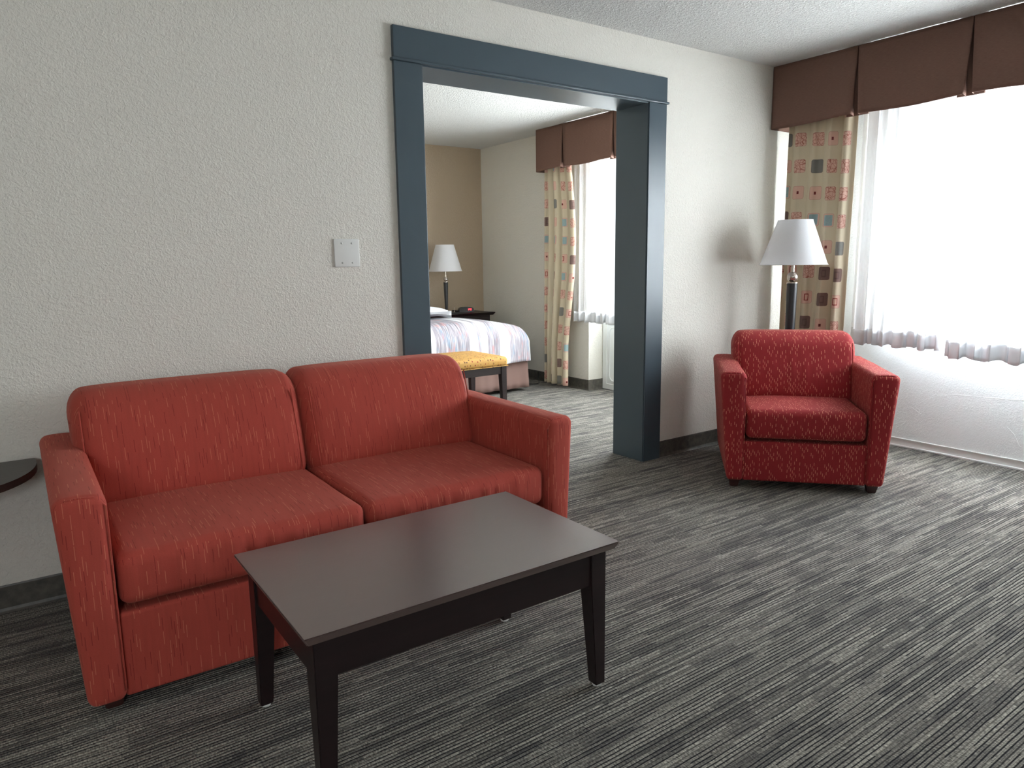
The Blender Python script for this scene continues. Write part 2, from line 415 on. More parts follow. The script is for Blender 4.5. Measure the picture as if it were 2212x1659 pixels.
struct('wall_right', winwall('', -4.7, 0, WIN1), M_WIN)
bm = winwall('', .23, PIER, WIN2); struct('wall_far_right', bm, M_WIN)
bm = bmesh.new(); box(bm, X2, XW+.15, PIER, Y2+.2, 0, H); struct('wall_far_corner', bm, M_WALL)

def window(n, w, loc=None, rz=0):
    a, b, c, d = w; t = tag(empty('window_%d' % n, loc or (XW+.1, (a+b)/2, c), rz), kind='structure')
    L = b-a; HH = d-c; bm = bmesh.new(); f = .05
    box(bm, -.03, .03, -L/2, L/2, 0, f, .004); box(bm, -.03, .03, -L/2, L/2, HH-f, HH, .004)
    box(bm, -.03, .03, -L/2, -L/2+f, f, HH-f, .004); box(bm, -.03, .03, L/2-f, L/2, f, HH-f, .004); box(bm, -.03, .03, -.03, .03, f, HH-f, .004)
    build('window_frame', bm, M_VINYL, t)
    for s in (-1, 1):
        bm = bmesh.new(); y0, y1 = sorted((s*.03, s*(L/2-f))); box(bm, -.003, .003, y0, y1, f, HH-f); build('pane', bm, M_GLASS, t)
    bm = bmesh.new(); box(bm, -.11, -.03, -L/2, L/2, -.0, .018, .004); build('window_sill', bm, M_WHITETRIM, t)
window(1, WIN1); window(2, WIN2); window(3, FILL_WIN, ((FILL_WIN[0]+FILL_WIN[1])/2, -4.82, FILL_WIN[2]), -PI/2)  # last window is an addition behind the camera, for fill daylight

# cased opening
d1 = tag(empty('door_1', ((XL+XR)/2, 0, 0)), kind='structure'); cx = (XL+XR)/2; hw = (XR-XL)/2
for side in (0, 1):
    y0, y1 = ((-.02, 0), (.23, .25))[side]
    for s in (-1, 1):
        bm = bmesh.new(); a, b = sorted((s*hw, s*(hw-CW))); box(bm, a, b, y0, y1, 0, ZH, .002); build('side_casing', bm, M_SLATE, d1)
    bm = bmesh.new(); box(bm, -hw, hw, y0-.002*(side == 0), y1+.002*(side == 1), ZH+.012, ZT, .002); build('header_casing', bm, M_SLATE, d1)
    bm = bmesh.new(); yy = (y0-.012, y1) if side == 0 else (y0, y1+.012); box(bm, -hw-.01, hw+.01, *yy, ZH, ZH+.013, .004, 3); build('bead_moulding', bm, M_SLATE, d1)
jw = hw-CW
for s in (-1, 1):
    bm = bmesh.new(); a, b = sorted((s*(jw-.005), s*(jw+.02))); box(bm, a, b, -.013, .243, 0, ZH, .001); build('side_jamb', bm, M_SLATE, d1)
bm = bmesh.new(); box(bm, -jw-.02, jw+.02, -.013, .243, ZH-.006, ZH+.018, .001); build('head_jamb', bm, M_SLATE, d1)

# baseboards (vinyl cove)
def cove(bm, p0, p1, nrm, h=.1):
    p0, p1 = Vector(p0), Vector(p1); d = (p1-p0).normalized(); n = Vector(nrm)
    prof = [(0, 0), (.014, 0), (.009, .006), (.005, .016), (.004, h-.006), (.002, h), (0, h)]
    A = [bm.verts.new((p0.x+n.x*a, p0.y+n.y*a, b)) for a, b in prof]; B = [bm.verts.new((p1.x+n.x*a, p1.y+n.y*a, b)) for a, b in prof]
    m = len(prof); bm.faces.new(A); bm.faces.new(B[::-1])
    for i in range(m): bm.faces.new((A[i], A[(i+1) % m], B[(i+1) % m], B[i]))
bm = bmesh.new(); cove(bm, (-2.4, 0), (XL, 0), (0, -1)); cove(bm, (XR, 0), (XW, 0), (0, -1)); struct('baseboard_back', bm, M_BASE)
bm = bmesh.new(); cove(bm, (X2, Y2), (X2, PIER-.005), (-1, 0)); cove(bm, (X2-.005, PIER), (XW, PIER), (0, -1)); struct('baseboard_far_right', bm, M_BASE)
bm = bmesh.new(); cove(bm, (-2.4, Y2), (X2, Y2), (0, -1)); struct('baseboard_far', bm, M_BASE)
bm = bmesh.new(); cove(bm, (-2.4, -4.7), (-2.4, 0), (1, 0)); struct('baseboard_left', bm, M_BASE)
bm = bmesh.new(); box(bm, XW-.012, XW, -4.7, -.006, 0, .012, .003); box(bm, XW-.005, XW, -4.7, -.006, .012, .050); box(bm, XW-.010, XW, -4.7, -.006, .050, .058, .002)
struct('baseboard_right', bm, M_WHITETRIM)
# raised plaster cracks on the wall under the window
bm = bmesh.new()
def crack(pts, r=.0012):
    out = []
    for (a, b), (c, d) in zip(pts, pts[1:]):
        for i in range(6):
            t_ = i/6; q = noise.noise(Vector((a*9+t_*3, b*9, 0)))*.004
            out.append((XW-.0004, a+(c-a)*t_, b+(d-b)*t_+q))
    out.append((XW-.0004, *pts[-1])); tube(bm, out, r, 6)
crack([(-.86, .28), (-.92, .33), (-1.0, .37), (-1.10, .385), (-1.46, .405)])
crack([(-.79, .25), (-.84, .27), (-.90, .235)], .0009); crack([(-.86, .28), (-.89, .26), (-.885, .22)], .0009)
crack([(-1.38, .24), (-1.42, .20), (-1.45, .14), (-1.50, .12), (-1.55, .10)], .001); crack([(-1.43, .40), (-1.415, .30), (-1.38, .24)], .0007)
cr = struct('trim_2', bm, M_WIN, smooth=True)
# framed white panel low on the bedroom window wall
t = tag(empty('trim_1', (XW, 1.15, 0)), kind='structure')
bm = bmesh.new(); box(bm, -.012, 0, -.83, .89, 0.004, .66, .003); build('panel', bm, M_WHITETRIM, t)
bm = bmesh.new()
def rrect(y0, y1, z0, z1, r, n=6):
    o = []
    for cx_, cz_, a0 in ((y1-r, z1-r, 0), (y0+r, z1-r, 90), (y0+r, z0+r, 180), (y1-r, z0+r, 270)):
        for i in range(n+1):
            a = math.radians(a0+90*i/n); o.append((-.014, cx_+r*math.cos(a), cz_+r*math.sin(a)))
    return o+[o[0]]
tube(bm, rrect(-.73, .79, .09, .60, .05), .006, 8); tube(bm, rrect(-.77, .83, .055, .63, .01), .004, 6); build('moulding', bm, M_WHITETRIM, t, True)
M_CRACK = M_WIN

# wall plate
t = tag(empty('wall_plate', (.683, 0, 1.265)), 'white blank two gang wall plate with four screws left of the blue doorway', 'wall plate')
bm = bmesh.new(); prism(bm, [(-.0585, -.0585), (.0585, -.0585), (.0585, .0585), (-.0585, .0585)], 0, 0)
bm.free(); bm = bmesh.new(); box(bm, -.0585, .0585, -.008, 0, -.061, .061, .0035, 3); build('plate', bm, M_PLATE, t, True, 50)
for a in (-.0235, .0235):
    for b in (-.042, .042):
        bm = bmesh.new(); lathe(bm, [(.0042, 0), (.0042, .0012), (.003, .0022), (.0005, .0026)], 14)
        bmesh.ops.rotate(bm, verts=bm.verts, cent=(0, 0, 0), matrix=Matrix.Rotation(PI/2, 3, 'X')); bmesh.ops.translate(bm, verts=bm.verts, vec=(a, -.008, b))
        build('screw', bm, M_SCREW, t, True)

# ------------------------------------------------------------------ upholstery
def wr(p, a, sx, sy, sz, seed=0): return noise.noise(Vector((p[0]*sx+seed, p[1]*sy, p[2]*sz)))*a
def seat_cushion(x0, x1, yf, yb, z0, z1, seed, wrinkle):
    def f(s, p):
        x, y, z = p; e = (1-s.x**2)*(1-s.y**4)
        if s.z > 0: z += .010*max(e, 0)*s.z + .010*s.z*(-s.y if s.y < 0 else 0)*0
        if s.z < 0: z -= 0
        y += -.010*(1-s.x**4)*(1-s.z**2)*(1 if s.y < -.5 else 0)
        if s.y < -.5:
            k = (-s.y-.5)*2; a = noise.noise(Vector((x*38+seed*3, z*5+y*3, 0)))
            y += a*wrinkle*k*max(0, 1-abs(s.x)**3); z += a*wrinkle*.5*k if s.z > 0 else 0
        if s.z > 0: z += noise.noise(Vector((x*4+seed, y*4, 2)))*.005 - .012*max(0, s.y)*0
        return (x, y, z)
    bm = bmesh.new(); soft(bm, ((x0+x1)/2, (yf+yb)/2, (z0+z1)/2), (x1-x0, yb-yf, z1-z0), .034, f, (44, 16, 3), 5); return bm
def back_cushion(x0, x1, z0, z1, thick, r, yfoot, lean, seed, wrinkle=0):
    """front face at y=yfoot-? at z0 leaning back by `lean` at the top"""
    def f(s, p):
        x, y, z = p; k = (z-z0)/(z1-z0); x = (x0+x1)/2+(x-(x0+x1)/2)/1.5
        y += lean*k + (.025*math.sin(PI*min(max(k, 0), 1))*-1 if s.y < 0 else 0)*(1-s.x**6)
        if k > .75: z -= .012*(abs(s.x)**6)
        x += (x-(x0+x1)/2)*(-.02*(1-k))
        if k > .6 and s.y > 0: y -= .0*k
        if wrinkle and s.y < 0:
            w = math.exp(-((k-.5)/.25)**2)*max(0, 1-abs(s.x*1.5)**2)
            y += -abs(noise.noise(Vector((x*42+seed, z*3, 0))))*wrinkle*w
        y += noise.noise(Vector((x*3.5+seed, z*5, 1)))*.004
        return (x, y, z)
    bm = bmesh.new(); soft(bm, ((x0+x1)/2, yfoot+thick/2, (z0+z1)/2), ((x1-x0)*1.5, thick, z1-z0), r, f, (40, 3, 22), 6); return bm
def arm(sx, inner, top_out, bot_out, yf, yb, z0, z1, r=.028, seed=0):
    """sx -1/+1 ; x measured from the centre"""
    w = top_out-inner
    def f(s, p):
        x, y, z = p; k = (z1-z)/(z1-z0)
        out = (s.x+1)/2; x = x - (top_out-bot_out)*k*out
        if s.y > .0 and s.z > .9: z += 0
        if s.z > .9: z += .006*(1-s.x**2)+noise.noise(Vector((x*9, y*5, seed)))*.003
        if s.y < -.98: y += -.004*(1-s.x**2)
        z2 = z; 
        return (sx*x, y, z2)
    bm = bmesh.new(); soft(bm, ((inner+top_out)/2, (yf+yb)/2, (z0+z1)/2), (w, yb-yf, z1-z0), r, f, (4, 18, 14), 4); return bm
def feet(t, pts, h, mat=None):
    for x, y in pts:
        bm = bmesh.new(); prism(bm, [(x-.02, y-.02), (x+.02, y-.02), (x+.02, y+.02), (x-.02, y+.02)], 0, h+.01,)
        for v in bm.verts:
            if v.co.z > .01: v.co.x += .012*(1 if v.co.x > x else -1); v.co.y += .012*(1 if v.co.y > y else -1)
        bmesh.ops.bevel(bm, geom=bm.edges[:], offset=.003, segments=2, affect='EDGES')
        build('foot', bm, M_FOOT, t)
def upholstered(name, w_in, top_out, bot_out, depth, zarm, zseat, zcush0, zback, n, mat, wrinkle_back, wr_seat, foot_h=.045, bk_over=.043):
    t = empty(name, (0, 0, 0)); fr = -depth
    for s in (-1, 1):
        boxuv(build('arm', arm(s, w_in, top_out, bot_out, fr, -.005, foot_h, zarm, seed=s), mat, t, True, 180), (s*.37, .1))
        bm = bmesh.new(); pr = []       # welt around the arm front
        for k in range(13):
            z = foot_h+.03+(zarm-.03-foot_h-.03)*k/12; pr.append((s*(w_in+.004), fr+.006, z))
        for k in range(5):
            pr.append((s*(w_in+.03+(top_out-w_in-.06)*k/4), fr+.010, zarm-.003+.003*math.sin(PI*k/4)))
        tube(bm, pr, .0028, 6); boxuv(build('welt', bm, mat, t, True, 180))
    bm = bmesh.new(); soft(bm, (0, (fr+.02-.03)/2, (foot_h+zcush0-.015)/2), (2*w_in+.01, depth-.05, zcush0-.015-foot_h), .012, None, (20, 8, 4), 3)
    boxuv(build('seat_base', bm, mat, t, True, 180), (.11, .03))
    bm = bmesh.new(); soft(bm, (0, -.065, (foot_h+zarm+.06)/2), (2*w_in+.01, .11, zarm+.06-foot_h), .03, None, (10, 3, 6), 3)
    boxuv(build('back_frame', bm, mat, t, True, 180), (.21, .03))
    for i in range(n):
        a = -w_in+2*w_in*i/n; b = -w_in+2*w_in*(i+1)/n; g = .004
        c = boxuv(build('seat_cushion', seat_cushion(a+g, b-g, fr+.012, -.20, zcush0, zseat, i+1, wr_seat), mat, t, True, 180), (.4*i+.1, .2*i))
        a2 = a-(bk_over if i == 0 else 0); b2 = b+(bk_over if i == n-1 else 0)
        c = boxuv(build('back_cushion', back_cushion(a2-(.010 if i else -g), b2+(.010 if i < n-1 else -g), zseat-.05, zback, .24, .085, -.40, .135, i+3, wrinkle_back), mat, t, True, 180), (.3*i, .15*i))
        for s, e in ((-1, a2+g), (1, b2-g)):        # welt on both ends
            mx_ = (a2+b2)/2; pr = []
            for k in range(15):
                q = k/14; z = zseat+(zback-.06-zseat)*q; kk = (z-(zseat-.05))/(zback-zseat+.05)
                pr.append((e-s*.030, -.396+.135*kk-.012, z))
            bm = bmesh.new(); tube(bm, pr, .003, 6); boxuv(build('welt', bm, mat, c, True, 180))
    return t

sofa = upholstered('sofa', .723, .850, .818, .917, .632, .452, .305, .812, 2, M_SOFA, 0, .008)
sofa.location = (.327, -.044, 0); sofa.rotation_euler = (0, 0, -.015)
tag(sofa, 'rust red two seat sofa with fine vertical dashes against the white wall', 'sofa')
feet(sofa, [(-.755, -.83), (.755, -.83), (-.755, -.09), (.755, -.09)], .045)

ch = upholstered('armchair', .302, .437, .388, .80, .628, .432, .275, .795, 1, M_ARM, .010, .004)
ux, uy, bx, by = .67, -.743, .743, .67
# local x -> along u, local y(back) -> b ; origin at centre of the back line
ox = 2.494+ux*.39+bx*.80; oy = -.661+uy*.39+by*.80
ch.location = (ox, oy, 0); ch.rotation_euler = (0, 0, math.atan2(uy, ux))
tag(ch, 'red armchair with pale flecks standing by the window in front of a lamp', 'armchair')
feet(ch, [(-.345, -.73), (.345, -.73), (-.345, -.08), (.345, -.08)], .045)

# ------------------------------------------------------------------ coffee table
def chamfer_top(bm, x0, x1, y0, y1, z0, z1, ins=.012, b=.003):
    v = box(bm, x0, x1, y0, y1, z0, z1)
    for q in v:
        if q.co.z < (z0+z1)/2:
            q.co.x += ins if q.co.x < (x0+x1)/2 else -ins; q.co.y += ins if q.co.y < (y0+y1)/2 else -ins
    bmesh.ops.bevel(bm, geom=bm.edges[:], offset=b, segments=2, affect='EDGES')
def taper_leg(bm, x, y, sx, sy, w0, w1, z0, z1, ztap):
    """outer corner at (x,y); body extends to -sx,-sy; tapers on inner sides below ztap"""
    def ring(w, z): return [bm.verts.new((x-sx*a, y-sy*b, z)) for a, b in ((0, 0), (w, 0), (w, w), (0, w))]
    R = [ring(w1, z0), ring(w0, ztap), ring(w0, z1)]
    for A, B in zip(R, R[1:]):
        for i in range(4): bm.faces.new((A[i], A[(i+1) % 4], B[(i+1) % 4], B[i]))
    bm.faces.new(R[0][::-1]); bm.faces.new(R[-1])
    bmesh.ops.bevel(bm, geom=bm.edges[:], offset=.002, segments=2, affect='EDGES')
ct = tag(empty('coffee_table', (.311, -1.362, 0), -.006), 'dark espresso wood coffee table in front of the sofa', 'coffee table')
bm = bmesh.new(); chamfer_top(bm, -.4525, .4525, -.2825, .2825, .418, .442); build('table_top', bm, M_ESPTOP, ct)
LX, LY = .424, .254
for sx in (-1, 1):
    for sy in (-1, 1):
        bm = bmesh.new(); taper_leg(bm, sx*LX, sy*LY, sx, sy, .054, .034, .008, .418, .335); l = build('leg', bm, M_ESP, ct)
        bm = bmesh.new(); lathe(bm, [(.006, .012), (.012, .009), (.0145, .004), (.013, 0)], 20, (sx*(LX-.017), sy*(LY-.017))); build('glide', bm, M_GLIDE, l, True)
for s in (-1, 1):
    bm = bmesh.new(); a, b = sorted((s*(LY-.006), s*(LY-.028))); box(bm, -LX+.05, LX-.05, a, b, .318, .418, .002); build('apron', bm, M_ESP, ct)
    bm = bmesh.new(); a, b = sorted((s*(LX-.006), s*(LX-.028))); box(bm, a, b, -LY+.05, LY-.05, .318, .418, .002); build('apron', bm, M_ESP, ct)

# end table at the left frame edge
et = tag(empty('end_table', (-.905, -.2, 0)), 'dark round cornered end table beside the left arm of the sofa', 'end table')
pts = []
R1 = .37; 
for i in range(33):
    a = -PI*i/32; e = 2.3
    ca, sa = math.cos(a), math.sin(a)
    pts.append((.37*math.copysign(abs(ca)**(2/e), ca), .145+.38*-(abs(sa)**(2/e))))
pts = [(.37, .185)]+pts+[(-.37, .185)]
bm = bmesh.new(); prism(bm, pts[::-1], .528, .552); bmesh.ops.bevel(bm, geom=[e for e in bm.edges if abs(e.verts[0].co.z-e.verts[1].co.z) < 1e-5], offset=.005, segments=2, affect='EDGES')
build('table_top', bm, M_DESK, et, True, 30)
bm = bmesh.new(); lathe(bm, [(.03, .02), (.03, .50), (.1, .5279)], 24); build('pedestal', bm, M_BLACK, et, True)
bm = bmesh.new(); lathe(bm, [(.12, 0), (.12, .012), (.10, .018), (.03, .03)], 32); build('base', bm, M_BLACK, et, True)

# ------------------------------------------------------------------ lamps
def shade(t, r0, r1, z0, z1, name='lamp_shade'):
    bm = bmesh.new(); th = .002
    pr = [(r0*1.015, z0), (r0*1.0, z0+.006), (r0*.985, z0+.012)]
    for i in range(1, 11):
        q = i/10; pr.append((r0*.985+(r1-r0*.985)*q, z0+.012+(z1-z0-.012)*q))
    pr += [(r1-th, z1), (r0*.985-th, z0+.012), (r0-th, z0), (r0*1.015, z0)]
    lathe(bm, pr, 64, cap=False); bmesh.ops.remove_doubles(bm, verts=bm.verts, dist=1e-5)
    o = boxuv(build(name, bm, M_SHADE, t, True, 50))
    bm = bmesh.new(); circ = lambda r, z: [(r*math.cos(2*PI*k/48), r*math.sin(2*PI*k/48), z) for k in range(49)]
    tube(bm, circ(r1, z1), .0022, 6); boxuv(build('rim', bm, M_SHADE, o, True))
    bm = bmesh.new(); tube(bm, circ(r0*1.012, z0+.002), .0022, 6); boxuv(build('rim', bm, M_SHADE, o, True))
    return o
fl = tag(empty('floor_lamp', (3.48, -.346, 0)), 'floor lamp with white cone shade and black pole behind the red armchair', 'floor lamp')
bm = bmesh.new(); lathe(bm, [(.135, 0), (.135, .012), (.12, .022), (.035, .034), (.028, .05)], 48); build('base', bm, M_BLACK, fl, True)
bm = bmesh.new(); lathe(bm, [(.020, .045), (.026, .4), (.032, 1.062)], 32); build('pole', bm, M_BLACK, fl, True)
bm = bmesh.new(); lathe(bm, [(.033, 1.062), (.033, 1.068)], 32); build('collar', bm, M_NICKEL, fl, True)
bm = bmesh.new(); lathe(bm, [(.033*math.sin(PI*i/20)+.0001, 1.101-.033*math.cos(PI*i/20)) for i in range(21)], 32); build('ball', bm, M_NICKEL, fl, True, 180)
bm = bmesh.new(); lathe(bm, [(.0105, 1.13), (.0105, 1.30), (.016, 1.301), (.016, 1.36)], 20); build('neck', bm, M_NICKEL, fl, True)
bm = bmesh.new(); lathe(bm, [(.012, 1.36), (.026, 1.385), (.03, 1.41), (.02, 1.435), (.003, 1.445)], 20); build('bulb', bm, M_GLIDE, fl, True)
shade(fl, .198, .102, 1.175, 1.447)

tl = tag(empty('table_lamp', (3.22, 3.5, .693)), 'table lamp with white cone shade and black stem on the bedroom nightstand', 'table lamp')
bm = bmesh.new(); lathe(bm, [(.05, .014), (.05, .022), (.022, .026), (.02, .04)], 32); build('disc', bm, M_NICKEL, tl, True)
bm = bmesh.new(); box(bm, -.11, .11, -.07, .07, 0, .014, .002); build('base', bm, M_BLKPLASTIC, tl)
bm = bmesh.new(); box(bm, .108, .114, -.07, .07, 0.002, .03, .001); build('rim', bm, M_BLKPLASTIC, tl)
bm = bmesh.new(); lathe(bm, [(.0145, .035), (.024, .325)], 28); build('pole', bm, M_BLACK, tl, True)
bm = bmesh.new(); lathe(bm, [(.022, .325), (.022, .332)], 28); build('collar', bm, M_NICKEL, tl, True)
bm = bmesh.new(); lathe(bm, [(.024*math.sin(PI*i/16)+.0001, .356-.024*math.cos(PI*i/16)) for i in range(17)], 24); build('ball', bm, M_NICKEL, tl, True, 180)
bm = bmesh.new(); lathe(bm, [(.008, .376), (.008, .60)], 16); build('neck', bm, M_NICKEL, tl, True)
bm = bmesh.new(); lathe(bm, [(.004, .014), (.004, .05), (.006, .052), (.006, .06)], 12, (.083, -.02)); build('switch', bm, M_NICKEL, tl, True)
shade(tl, .170, .094, .437, .705)

# ------------------------------------------------------------------ nightstand + clock
ns = tag(empty('nightstand', (3.33, 3.575, 0)), 'dark wood nightstand in the bedroom corner between bed and wall', 'nightstand')
bm = bmesh.new(); chamfer_top(bm, -.40, .40, -.24, .24, .665, .693, .018, .003); build('table_top', bm, M_ESP, ns)
bm = bmesh.new(); box(bm, -.35, .35, -.20, .22, .08, .665, .003); build('body', bm, M_ESP, ns)
for z in (.12, .40):
    bm = bmesh.new(); box(bm, -.33, .33, -.216, -.2, z, z+.24, .004); dr = build('drawer', bm, M_ESP, ns)
    bm = bmesh.new(); lathe(bm, [(.006, 0), (.006, .012), (.015, .018), (.013, .026)], 16)
    bmesh.ops.rotate(bm, verts=bm.verts, cent=(0, 0, 0), matrix=Matrix.Rotation(PI/2, 3, 'X')); bmesh.ops.translate(bm, verts=bm.verts, vec=(0, -.216, z+.12)); build('knob', bm, M_NICKEL, dr, True)
for sx in (-1, 1):
    for sy in (-.17, .19):
        bm = bmesh.new(); box(bm, sx*.325-.022, sx*.325+.022, sy-.02, sy+.02, 0, .08, .003); build('leg', bm, M_ESP, ns)
ac = tag(empty('alarm_clock', (3.452, 3.49, .693), -.25), 'black digital alarm clock with red digits on the nightstand', 'alarm clock')
bm = bmesh.new(); pr = []
for i in range(17):
    a = PI*i/16; ca, sa = math.cos(a), math.sin(a); pr.append((.082*math.copysign(abs(ca)**.55, ca), .058*abs(sa)**.6))
pr = [(.078, 0.002)]+pr[1:-1]+[(-.078, .002)]
prism(bm, pr, -.04, .04, lambda a, b, c: (a, c, b+.002)); bmesh.ops.bevel(bm, geom=[e for e in bm.edges if abs(e.verts[0].co.y-e.verts[1].co.y) < 1e-5], offset=.005, segments=2, affect='EDGES')
build('body', bm, M_BLKPLASTIC, ac, True, 40)
SEG = {'1': 'bc', '4': 'fgbc', '3': 'abgcd'}
def digit(bm, ch_, x, z, w, h, t):
    q = {'a': (x, x+w, z+h-t, z+h), 'd': (x, x+w, z, z+t), 'g': (x, x+w, z+h/2-t/2, z+h/2+t/2), 'f': (x, x+t, z+h/2, z+h), 'e': (x, x+t, z, z+h/2), 'b': (x+w-t, x+w, z+h/2, z+h), 'c': (x+w-t, x+w, z, z+h/2)}
    for s in SEG[ch_]: a, b, c, d = q[s]; box(bm, a, b, -.0432, -.0405, c, d)
bm = bmesh.new(); digit(bm, '1', .006, .025, .009, .021, .0034); digit(bm, '4', .024, .025, .010, .021, .0034); digit(bm, '3', .038, .025, .010, .021, .0034)
box(bm, .0185, .0215, -.0432, -.0405, .029, .032); box(bm, .0185, .0215, -.0432, -.0405, .038, .041); build('display_digits', bm, M_LED, ac)

# ------------------------------------------------------------------ bed
bd = tag(empty('bed', (0, 0, 0)), 'bed with grey and white striped coverlet seen through the blue doorway', 'bed')
YF = 2.40; BX0, BX1 = 1.47, 3.47; BY1 = 3.30
def skirt(u, v):
    # path: foot edge then right side
    L1 = BX1-BX0; L2 = BY1-.05-YF; s = u*(L1+L2); z = .035+v*.30
    wv = .006*math.sin(s*26)*(1-v)+.004*math.sin(s*61+1)*(1-v)
    if s < L1: c = (BX0+s+.012*(1-v)*(s/L1)**8, YF+.03-wv-.01*(1-v), z)
    else: c = (BX1+.012*(1-v)+wv, YF+.03+(s-L1), z)
    return c, (s, z)
sheet('bed_skirt', 220, 6, skirt, M_SKIRT, bd, .003)
bm = bmesh.new(); soft(bm, ((BX0+BX1)/2, (YF+BY1)/2+.02, .22), (BX1-BX0-.06, BY1-YF-.08, .28), .03, None, (6, 6, 2), 2); build('box_spring', bm, M_SKIRT, bd, True)
CZ0, CZ1, CR = .285, .66, .115      # hem height, top height, edge radius
def cov(s, p):
    x, y, z = p; kt = min(1, max(0, (z-.36)/.26)); kt = kt*kt*(3-2*kt)
    if z < CZ0: z = CZ0+(z-CZ0)*.02
    q = min(1, max(0, (CZ1-z)/(CZ1-CZ0)))            # 0 top .. 1 hem
    z += kt*(.035*max(0, 1-abs(s.x)**2.5)*max(0, 1-abs(s.y)**4) - .075*max(0, (s.x-.5)/.5)**2 - .030*max(0, -s.y-.72)/.28)
    w = q*q; ky = max(0, -s.y)**8; kx = max(0, s.x)**8
    y += w*ky*(.009*math.sin(p[0]*21)+.005*math.sin(p[0]*47+1)-.012); x += w*kx*(.014*math.sin(p[1]*19+1)+.01)
    z += w*w*.010*math.sin(p[0]*6)
    z += noise.noise(Vector((x*3, y*3, z*3)))*.007
    return (x, y, z)
bm = bmesh.new(); soft(bm, ((BX0+BX1)/2, (YF-.02+BY1+.02)/2, (CZ0-CR+CZ1)/2), (BX1-BX0+.09, BY1+.04-YF, CZ1-CZ0+CR), CR, cov, (70, 24, 10), 7)
build('coverlet', bm, M_SPREAD, bd, True, 180)
pil = bmesh.new(); soft(pil, (0, 0, .045), (.66, .36, .09), .042, lambda s, p: (p[0], p[1], p[2]-(.04*(abs(s.x)**3+abs(s.y)**3))*(s.z > 0)), (14, 10, 1), 5)
po = boxuv(build('pillow', pil, M_SHEET, None, True, 180)); po.location = (2.60, 3.06, .722)
tag(po, 'white pillow lying on the bed beside the blue door frame', 'pillow')
# cord on the floor beside the bed
bm = bmesh.new(); tube(bm, [(3.60, 2.78, .02), (3.63, 2.70, .012), (3.70, 2.63, .008), (3.74, 2.62, .008), (3.80, 2.68, .008), (3.885, 2.80, .03), (3.895, 2.82, .09)], .004, 8)
tag(build('electrical_cord', bm, M_CORD, None, True), 'thin black cord on the carpet between the bed and the curtain', 'cord')

# ------------------------------------------------------------------ bench
bn = tag(empty('bench', (2.13, 1.90, 0)), 'mustard yellow cushioned bench with dark legs at the foot of the bed', 'bench')
bl, bw = .56, .27
def bf(s, p): return (p[0], p[1], p[2]+(.018*(1-s.x**4)*(1-s.y**4) if s.z > 0 else 0))
bm = bmesh.new(); soft(bm, (0, 0, .435), (2*bl, 2*bw, .075), .030, bf, (20, 10, 1), 4); boxuv(build('seat', bm, M_BENCH, bn, True, 180))
bm = bmesh.new()
tube(bm, [(-bl+.01, -bw-.001, .402), (bl-.01, -bw-.001, .402), (bl+.001, -bw+.01, .402), (bl+.001, bw-.01, .402)], .003, 6); boxuv(build('welt', bm, M_BENCH, bn, True))
for s in (-1, 1):
    bm = bmesh.new(); a, b = sorted((s*(bw-.02), s*(bw-.042))); box(bm, -bl+.05, bl-.05, a, b, .335, .398, .002); build('apron', bm, M_ESP, bn)
    bm = bmesh.new(); a, b = sorted((s*(bl-.02), s*(bl-.042))); box(bm, a, b, -bw+.05, bw-.05, .335, .398, .002); build('apron', bm, M_ESP, bn)
    for q in (-1, 1):
        bm = bmesh.new(); taper_leg(bm, s*(bl-.012), q*(bw-.012), s, q, .05, .036, 0, .398, .33); build('leg', bm, M_ESP, bn)

# ------------------------------------------------------------------ valances, curtains, sheers
def valance(name, y_left, pleats, y_end, xf, xwall, z0, z1, label):
    """front path runs from y_left (largest y) down to y_end; inverted pleats at given y"""
    path = [(xwall, y_left, 0, 0), (xf+.02, y_left, 0, 0), (xf+.004, y_left-.004, 0, 0), (xf, y_left-.02, 0, 0)]
    def seg(a, b, n):
        for i in range(1, n): path.append((xf, a+(b-a)*i/n, 0, 1))
    cur = y_left-.02
    for p in pleats:
        seg(cur, p+.012, 14)
        path.extend([(xf, p+.008, 1, 0), (xf+.006, p+.004, 1, 0), (xf+.010, p+.02, 2, 0), (xf+.014, p+.065, 2, 0), (xf+.020, p+.068, 2, 0),
                     (xf+.024, p+.05, 2, 0), (xf+.026, p, 2, 0), (xf+.024, p-.05, 2, 0), (xf+.020, p-.068, 2, 0), (xf+.014, p-.065, 2, 0), (xf+.010, p-.02, 2, 0),
                     (xf+.006, p-.004, -1, 0), (xf, p-.008, -1, 0)])
        cur = p-.012
    seg(cur, y_end, 14); path.append((xf, y_end, 0, 0)); path.append((xwall, y_end, 0, 0))
    n = len(path)-1; arc = [0]
    for a, b in zip(path, path[1:]): arc.append(arc[-1]+math.hypot(a[0]-b[0], a[1]-b[1]))
    def fn(u, v):
        i = round(u*n); x, y, kind, wav = path[i]; z = z1+(z0-z1)*v
        open_ = .017*v
        if kind == 1: y += open_-.004*(1-v)
        if kind == -1: y -= open_-.004*(1-v)
        if kind in (1, -1): x -= .004*v
        if kind == 2: x += .018*v
        if wav: x += (.008*noise.noise(Vector((y*6, z*1.5, 3)))+.004*math.sin(y*23+z*2))*v
        if abs(kind) <= 1: z += .006*math.sin(y*9)*v
        return (x, y, z), (arc[i], z)
    o = sheet(name, n, 16, fn, M_VAL, None, .003)
    m = o.modifiers['thickness']; tag(o, label, 'valance'); return o
valance('valance', -.004, [-.575, -1.192, -1.809, -2.43, -3.04], -3.5, 3.668, XW-.005, 2.05, 2.436, 'brown pleated fabric valance along the ceiling above the large window of the near room')
valance('valance', 2.60, [2.20, 1.54, .88], .245, 3.715, X2-.003, 2.06, 2.436, 'brown pleated fabric valance seen through the doorway over the bedroom window')

